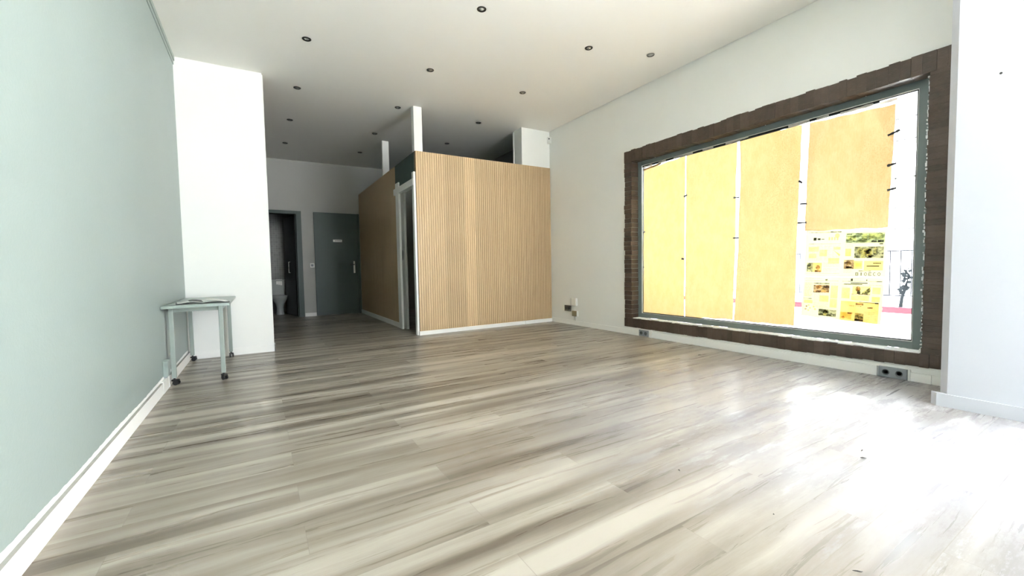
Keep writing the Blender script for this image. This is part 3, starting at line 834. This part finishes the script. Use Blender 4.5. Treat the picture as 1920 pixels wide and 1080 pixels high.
# magazine
mg = empty('magazine', (-.46, 4.74, .70), R(8)); tag(mg, 'open magazine with curling pages lying on the sage table', 'magazine')
def page(sgn, lift, w, d, mat, name, curl):
    bm = bm_new(); g = []
    n = 14
    for i in range(n+1):
        u = i/n
        z = lift + curl*math.sin(math.pi*min(1, u*1.15))*(.55+.45*u) + .003
        g.append([bm.verts.new((sgn*u*w, y, z)) for y in (-d/2, -d/6, d/6, d/2)])
    for i in range(n):
        for j in range(3): bm.faces.new((g[i][j], g[i+1][j], g[i+1][j+1], g[i][j+1]))
    r = bmesh.ops.extrude_face_region(bm, geom=list(bm.faces))
    bmesh.ops.translate(bm, verts=[v for v in r['geom'] if isinstance(v, bmesh.types.BMVert)], vec=(0, 0, .004))
    return build(name, bm, mat, mg, smooth=False)
page(-1, .0, .19, .27, M['page_dark'], 'cover', .002); page(1, .0, .20, .27, M['page_dark'], 'cover', .003)
page(-1, .005, .18, .265, M['page'], 'page', .014); page(1, .005, .19, .265, M['page'], 'page', .012)
page(-1, .012, .12, .26, M['page_dark'], 'page', .016); page(1, .012, .17, .26, M['page'], 'page', .016)
bm = bm_new()
hexa(bm, [(-.69, 4.62, .7005), (-.50, 4.56, .7005), (-.42, 4.80, .7005), (-.61, 4.86, .7005), (-.69, 4.62, .7015), (-.50, 4.56, .7015), (-.42, 4.80, .7015), (-.61, 4.86, .7015)])
o = build('leaflet', bm, M['page']); tag(o, 'pale flat leaflet under the left side of the open magazine', 'leaflet')

# boxes on the green wall by the table
o = empty('junction_box', (XL, 4.47, .09)); tag(o, 'small green painted box low on the wall beside the table leg', 'junction box')
bm = bm_new(); box(bm, XL, XL+.035, 4.42, 4.53, .115, .245, bev=.003); build('body', rel(bm, o), M['green_wall'], o)
bm = bm_new(); box(bm, XL, XL+.02, 4.44, 4.58, .098, .116, bev=.002); build('base_plate', rel(bm, o), M['socket_grey'], o)
bm = bm_new(); tube(bm, [(XL+.002, 4.80, .35), (XL+.012, 4.785, .34), (XL+.016, 4.765, .30), (XL+.012, 4.755, .26), (XL+.002, 4.755, .25)], .004, 6)
tag(build('cable_loop', bm, M['cable_white'], smooth=True), 'short white cable loop on the green wall behind the table leg', 'cable')

# ------------------------------------------------------------------ electrical things
def socket(name, loc, w, h, mat, label, group, facing='-x', depth=.014):
    o = empty(name, loc, {'-x': 0}.get(facing, 0)); tag(o, label, 'socket', group)
    bm = bm_new(); box(bm, -depth, 0, -w/2, w/2, -h/2, h/2, bev=.004); build('plate', bm, mat, o)
    for s in (-1, 1):
        bm = bm_new(); lathe(bm, [(0, .0), (h*.17, 0), (h*.24, .004), (h*.27, .004), (h*.27, -.002)], n=20)
        bmesh.ops.rotate(bm, verts=bm.verts, cent=(0, 0, 0), matrix=Matrix.Rotation(R(-90), 3, 'Y'))
        bmesh.ops.translate(bm, verts=bm.verts, vec=(-depth, s*w*.23, 0)); build('outlet', bm, M['socket_hole'], o)
    return o
GS = 'double wall sockets'
socket('double_socket', (XR, 5.551, .272), .172, .10, M['socket_dark'], 'dark double socket low on the white wall beside the slatted partition', GS)
socket('double_socket', (4.484, 3.899, .049), .166, .084, M['socket_grey'], 'small grey double socket under the left corner of the window', GS, depth=.02)
socket('double_socket', (4.484, 1.28, .047), .185, .088, M['socket_grey'], 'grey double socket in the baseboard beside the white pier', GS, depth=.022)
bm = bm_new(); box(bm, 4.466, XR, 3.765, 3.812, 0, .10, bev=.002)
tag(build('end_block', bm, M['trim_white']), 'white end block right of the small grey socket under the window', 'trim block')
bm = bm_new(); box(bm, 4.468, XR, 1.172, 1.186, 0, .094, bev=.001)
tag(build('end_block', bm, M['plastic_white']), 'thin white end cap beside the grey socket nearest the pier', 'trim block')

o = empty('terminal_box', (XR, 5.372, .385)); tag(o, 'white telephone junction box above the olive box on the right wall', 'junction box')
bm = bm_new(); box(bm, XR-.035, XR, 5.31, 5.435, .325, .452, bev=.005); build('cover', rel(bm, o), M['plastic_white'], o)
bm = bm_new(); box(bm, XR-.028, XR, 5.435, 5.452, .33, .448, bev=.003); build('side_plate', rel(bm, o), M['socket_grey'], o)
bm = bm_new(); tube(bm, [(XR-.008, 5.42, .326), (XR-.008, 5.42, .24)], .004, 6); build('cable', rel(bm, o), M['cable_white'], o)
bm = bm_new(); tube(bm, [(XR-.008, 5.37, .326), (XR-.008, 5.37, .24)], .004, 6); build('cable', rel(bm, o), M['cable_white'], o)
o = empty('olive_box', (XR, 5.36, .19)); tag(o, 'small olive brown box above the baseboard on the right wall', 'junction box')
bm = bm_new(); box(bm, XR-.03, XR, 5.305, 5.42, .15, .24, bev=.003); build('cover', rel(bm, o), M['olive'], o)
bm = bm_new(); box(bm, XR-.026, XR, 5.288, 5.305, .15, .24, bev=.002); build('side_plate', rel(bm, o), M['plastic_white'], o)
bm = bm_new(); tube(bm, [(XR-.01, 5.40, .152), (XR-.01, 5.405, .078)], .003, 6); build('cable', rel(bm, o), M['cable_white'], o)
bm = bm_new(); tube(bm, [(XR-.01, 5.35, .152), (XR-.01, 5.348, .078)], .005, 6)
build('cable', rel(bm, o), M['cable_white'], o)

o = empty('motion_sensor', (4.452, 5.985, 3.205), R(-40)); tag(o, 'white motion sensor mounted high in the corner above the slatted partition', 'motion sensor')
bm = bm_new(); box(bm, -.035, .035, -.03, .03, -.058, .058, bev=.012); build('housing', bm, M['plastic_white'], o)
bm = bm_new(); lathe(bm, [(0, .004), (.009, .003), (.012, 0)], n=16); bmesh.ops.rotate(bm, verts=bm.verts, cent=(0, 0, 0), matrix=Matrix.Rotation(R(90), 3, 'X'))
build('lens', bm, M['black'], o, loc=(0, -.03, .02))

o = empty('light_switch', (.988, YB, 1.103)); tag(o, 'square white light switch on the wall between the two green doors', 'light switch')
bm = bm_new(); box(bm, -.043, .043, -.010, 0, -.048, .048, bev=.003); build('plate', bm, M['plastic_white'], o)
bm = bm_new(); box(bm, -.024, .024, -.015, -.009, -.024, .024, bev=.003); build('rocker', bm, M['socket_grey'], o)
bm = bm_new(); lathe(bm, [(0, .004), (.006, .003), (.007, 0)], n=10); bmesh.ops.rotate(bm, verts=bm.verts, cent=(0, 0, 0), matrix=Matrix.Rotation(R(-90), 3, 'Y'))
tag(build('nail', bm, M['splinter'], loc=(3.876, .647, 2.097)), 'dark nail head high on the white pier', 'nail')

# ------------------------------------------------------------------ spotlights
lamps = [
 (.505, 4.775, 'dark rimmed spotlight alone above the stub wall, left of the ceiling'),
 (.510, 6.08, 'spotlight in the left row just past the free edge of the stub wall'),
 (.500, 7.40, 'second spotlight of the left row inside the passage'),
 (.498, 8.755, 'last dim spotlight of the left row near the end wall'),
 (1.827, 3.459, 'largest dark rimmed spotlight at the top edge of the photo'),
 (1.828, 4.793, 'second spotlight of the middle row, in front of the white corner post'),
 (1.817, 6.11, 'pale rimmed spotlight right beside the white corner post'),
 (1.80, 7.453, 'dark spotlight in the passage in front of the farther white post'),
 (1.814, 8.762, 'last dim spotlight of the middle row near the end wall'),
 (3.140, 3.486, 'bright centred dark spotlight on the right half of the ceiling, beside the paler one'),
 (3.132, 4.794, 'spotlight of the right row above the slatted partition'),
 (3.130, 6.116, 'spotlight of the right row just behind the top of the slatted partition'),
 (3.114, 7.397, 'dim spotlight deep above the box room'),
 (3.850, 3.254, 'paler tilted spotlight closest to the right wall')]
lp = None
for i, (x, y, lab) in enumerate(lamps):
    k = (cz(x, y)-.97)/(3.335-.97); x, y = x*k, y*k
    if i == 13:
        o = empty('recessed_spotlight')
        bm = bm_new(); lathe(bm, [(.043, .0), (.041, -.006), (.032, -.006), (.030, -.001)], n=32); build('rim', bm, M['nickel_rim'], o, smooth=True)
        bm = bm_new(); lathe(bm, [(.030, -.001), (.02, -.004), (0, -.005)], n=24); build('bulb', bm, M['lamp_glass'], o, smooth=True)
    elif lp is None:
        o = lp = empty('recessed_spotlight')
        bm = bm_new(); lathe(bm, [(.044, .0), (.043, -.004), (.038, -.007), (.031, -.006), (.023, -.002)], n=32); build('rim', bm, M['lamp_rim'], o, smooth=True)
        bm = bm_new(); lathe(bm, [(.023, -.002), (.019, -.006), (.011, -.010), (0, -.011)], n=24); build('bulb', bm, M['lamp_glass'], o, smooth=True)
    else:
        o = copy_tree(lp)
    o.location = (x, y, cz(x, y)-.0005)
    tag(o, lab, 'ceiling light', 'recessed ceiling spotlights')

# ------------------------------------------------------------------ toilet
o = empty('toilet', (.375, 10.95, 0)); tag(o, 'white ceramic toilet in the dark room behind the doorway', 'toilet')
bm = bm_new()
prof = [(.085, 0), (.088, .02), (.075, .06), (.070, .16), (.085, .24), (.13, .31), (.165, .37), (.178, .40), (.170, .41), (0, .41)]
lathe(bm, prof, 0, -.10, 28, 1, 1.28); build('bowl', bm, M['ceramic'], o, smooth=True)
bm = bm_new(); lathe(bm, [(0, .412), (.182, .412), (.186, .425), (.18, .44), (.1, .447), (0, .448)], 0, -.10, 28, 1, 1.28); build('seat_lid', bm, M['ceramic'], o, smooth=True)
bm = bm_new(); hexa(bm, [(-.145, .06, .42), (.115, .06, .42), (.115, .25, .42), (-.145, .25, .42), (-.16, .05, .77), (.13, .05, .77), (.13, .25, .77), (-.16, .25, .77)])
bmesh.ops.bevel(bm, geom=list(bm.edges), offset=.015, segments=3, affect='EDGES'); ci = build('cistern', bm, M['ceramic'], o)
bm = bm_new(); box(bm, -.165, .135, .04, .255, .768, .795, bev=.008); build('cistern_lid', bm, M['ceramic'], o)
bm = bm_new()
for k, (dx, y0) in enumerate(((-.012, .034), (0, .030), (.014, .033))):
    box(bm, -.05+k*.04, -.012+k*.04, y0, y0+.004, .685-.01*k, .76)
box(bm, -.05, .072, .03, .10, .796, .800)  # white strips over the cistern front and lid
tag(build('white_strip', bm, M['plastic_white'], loc=(.375, 10.95, 0)), 'white strips hanging over the toilet cistern', 'paper')
o = empty('toilet_brush', (.56, 11.12, 0)); tag(o, 'dark toilet brush holder standing right of the toilet', 'toilet brush')
bm = bm_new(); lathe(bm, [(0, 0), (.045, 0), (.048, .12), (.03, .16), (0, .165)], n=18); build('holder', bm, M['socket_grey'], o, smooth=True)
bm = bm_new(); tube(bm, [(0, 0, .16), (0, 0, .33)], .008, 8); build('handle', bm, M['socket_grey'], o)

# ------------------------------------------------------------------ debris
def scrap(x, y, l, a, w, curve, lab):
    bm = bm_new(); pts = []
    for i in range(6):
        u = i/5-.5
        pts.append((u*l, curve*(u*u-.25), .0015+.002*math.sin(i)+.001))
    tube(bm, pts, [w*.3, w*.8, w, w*.9, w*.7, w*.2], 6)
    o = build('wood_splinter', bm, M['splinter']); o.location = (x, y, .0015); o.rotation_euler.z = R(a)
    tag(o, lab, 'debris', 'dark scraps on the floor')
scrap(1.568, .52, .032, -35, .0022, .02, 'curled dark scrap on the floor closest to the bottom edge')
scrap(2.614, .861, .034, 10, .003, .004, 'upper of two dark splinters on the pale floor before the pier')
scrap(2.518, .823, .030, -35, .0026, .004, 'lower of two dark splinters on the pale floor before the pier')
scrap(1.657, 1.236, .020, 60, .0025, .002, 'tiny dark scrap mid floor left of the pale patch')
scrap(1.66, .815, .008, 0, .002, 0, 'dark speck on the pale boards near the curled scrap')
scrap(4.016, 2.741, .05, -10, .003, .004, 'thin dark scrap by the foot of the window wall')

# ------------------------------------------------------------------ outside
bm = bm_new(); box(bm, -40, 60, -50, 60, -.3, -.13)
struct(build('ground', bm, M['ground']), 'sunlit pale street outside the window', 'ground')
bm = bm_new(); box(bm, 11.55, 11.75, -10, 20, -.13, -.01)
struct(build('kerb', bm, M['curb_red']), 'red painted kerb across the street outside', 'kerb')
bm = bm_new(); box(bm, 11.75, 16.9, -10, 20, -.13, -.012)
struct(build('pavement', bm, M['ground']), 'pale pavement beyond the red kerb', 'pavement')
fn = empty('railing', (12.0, 3.4, 0)); tag(fn, 'dark metal railing across the street seen through the clear glass strip', 'railing')
bm = bm_new(); box(bm, 11.985, 12.015, -3, 9, 1.197, 1.222); box(bm, 11.985, 12.015, -3, 9, .21, .235); build('rail', rel(bm, fn), M['fence_metal'], fn)
bar0 = None
y = 2.27
while y < 6.3:
    if bar0 is None:
        bm = bm_new(); box(bm, -.008, .008, -.008, .008, .22, 1.2); bar0 = b = build('bar', bm, M['fence_metal'], fn)
    else:
        b = bar0.copy(); link(b, fn)
    b.location = (0, y-3.4, 0); y += .18
pl = empty('street_plant', (11.8, 3.26, 0)); tag(pl, 'dark spindly plant in front of the street railing outside', 'plant')
bm = bm_new(); tube(bm, [(0, .02, -.02), (0, .0, .2), (0, -.06, .45), (0, -.1, .68), (0, -.02, .80)], [.035, .03, .028, .024, .016], 8); build('stem', bm, M['leaf'], pl)
rl = random.Random(2)
bm = bm_new()
for i in range(46):
    t = rl.uniform(.25, 1); z = .1+.72*t; y0 = -.1*t+rl.uniform(-.02, .02)
    a = rl.uniform(0, 6.28); l = rl.uniform(.05, .13); up = rl.uniform(-.03, .06)
    c = Vector((0, y0, z)); d = Vector((math.cos(a)*.5, math.sin(a), up*4)).normalized(); n = d.cross(Vector((1, 0, 0))).normalized()
    q = [c, c+d*l*.5+n*l*.3, c+d*l, c+d*l*.5-n*l*.3]
    q2 = [v+Vector((.004, 0, 0)) for v in q]
    hexa(bm, [*q, *q2])
build('leaves', bm, M['leaf'], pl)
bd = empty('apartment_building', (17.5, 4, 0)); tag(bd, 'sun bleached apartment block far across the street with balcony railings', 'building')
bm = bm_new(); box(bm, 17.2, 22, -10, 22, -.1, 7.0); build('wall', rel(bm, bd), M['facade'], bd)
bm = bm_new()
for k in range(64): box(bm, 16.4, 17.4, -10+k*.5, -10+k*.5+.4, 6.2, 6.27)
build('eaves', rel(bm, bd), M['socket_dark'], bd)
for z0 in (1.75, 4.3):
    bm = bm_new(); box(bm, 15.95, 17.2, 1.0, 7.0, z0-.15, z0); build('balcony_slab', rel(bm, bd), M['facade'], bd)
    bm = bm_new(); box(bm, 15.97, 15.99, 1.0, 7.0, z0+.782, z0+.80); box(bm, 15.97, 15.99, 1.0, 7.0, z0+.16, z0+.178)
    for k in range(41): box(bm, 15.985, 15.995, 1.0+k*.15, 1.009+k*.15, z0, z0+.8)
    build('balcony_railing', rel(bm, bd), M['fence_metal'], bd)
for y0 in (2.2, 4.5):
    for z0 in (2.0, 4.5):
        bm = bm_new()
        for a in ((y0, y0+.05, z0, z0+1.6), (y0+.9, y0+.95, z0, z0+1.6), (y0, y0+.95, z0+1.55, z0+1.6), (y0+.45, y0+.5, z0, z0+1.6)): box(bm, 17.17, 17.22, *a)
        build('window_frame', rel(bm, bd), M['socket_dark'], bd)

# ------------------------------------------------------------------ light
w = bpy.data.worlds.new('sky'); scene.world = w; w.use_nodes = True
nt_ = w.node_tree; nt_.nodes.clear()
bg = nt_.nodes.new('ShaderNodeBackground'); wo = nt_.nodes.new('ShaderNodeOutputWorld')
bg.inputs[0].default_value = (.83, .90, 1.0, 1); bg.inputs[1].default_value = 7.0
nt_.links.new(bg.outputs[0], wo.inputs[0])
sun = bpy.data.lights.new('sun', 'SUN'); sun.energy = 46; sun.angle = R(.6); sun.color = (1, .99, .97)
so = bpy.data.objects.new('sun', sun); link(so)
so.rotation_euler = Vector((.34, -.08, -.93)).to_track_quat('-Z', 'Y').to_euler()

def portal(name, loc, aim, sx, sy):
    l = bpy.data.lights.new(name, 'AREA'); l.shape = 'RECTANGLE'; l.size = sx; l.size_y = sy; l.cycles.is_portal = True
    o = bpy.data.objects.new(name, l); link(o); o.location = loc
    o.rotation_euler = Vector(aim).to_track_quat('-Z', 'Z').to_euler()
    return o
portal('front_opening_daylight', (3.6, YF-.17, 1.5), (0, 1, 0), 1.5, 3.2)
portal('side_opening_daylight', (XR+T+.02, -1.1, 1.5), (-1, 0, 0), 2.5, 3.2)
portal('window_daylight', (4.70, 2.62, 1.34), (-1, 0, 0), 2.95, 2.15)

# ------------------------------------------------------------------ camera
cam = bpy.data.cameras.new('camera'); co = bpy.data.objects.new('camera', cam); link(co)
cam.sensor_fit = 'HORIZONTAL'; cam.sensor_width = 36; cam.lens = 778.36/1920*36; cam.clip_start = .02; cam.clip_end = 200
yaw, pit, rol = R(31.278), R(-2.7383), R(-.9632)
f = Vector((math.sin(yaw)*math.cos(pit), math.cos(yaw)*math.cos(pit), math.sin(pit)))
r = Vector((math.cos(yaw), -math.sin(yaw), 0)); u = r.cross(f)
r2 = math.cos(rol)*r + math.sin(rol)*u; u2 = -math.sin(rol)*r + math.cos(rol)*u
co.matrix_world = Matrix(((r2.x, u2.x, -f.x, 0), (r2.y, u2.y, -f.y, 0), (r2.z, u2.z, -f.z, .97), (0, 0, 0, 1)))
scene.camera = co
scene.view_settings.view_transform = 'Standard'; scene.view_settings.look = 'None'
scene.view_settings.gamma = 1; scene.view_settings.use_curve_mapping = False
scene.view_settings.exposure = 1.25
scene.cycles.max_bounces = 14; scene.cycles.diffuse_bounces = 8; scene.cycles.transparent_max_bounces = 12
scene.cycles.use_denoising = True
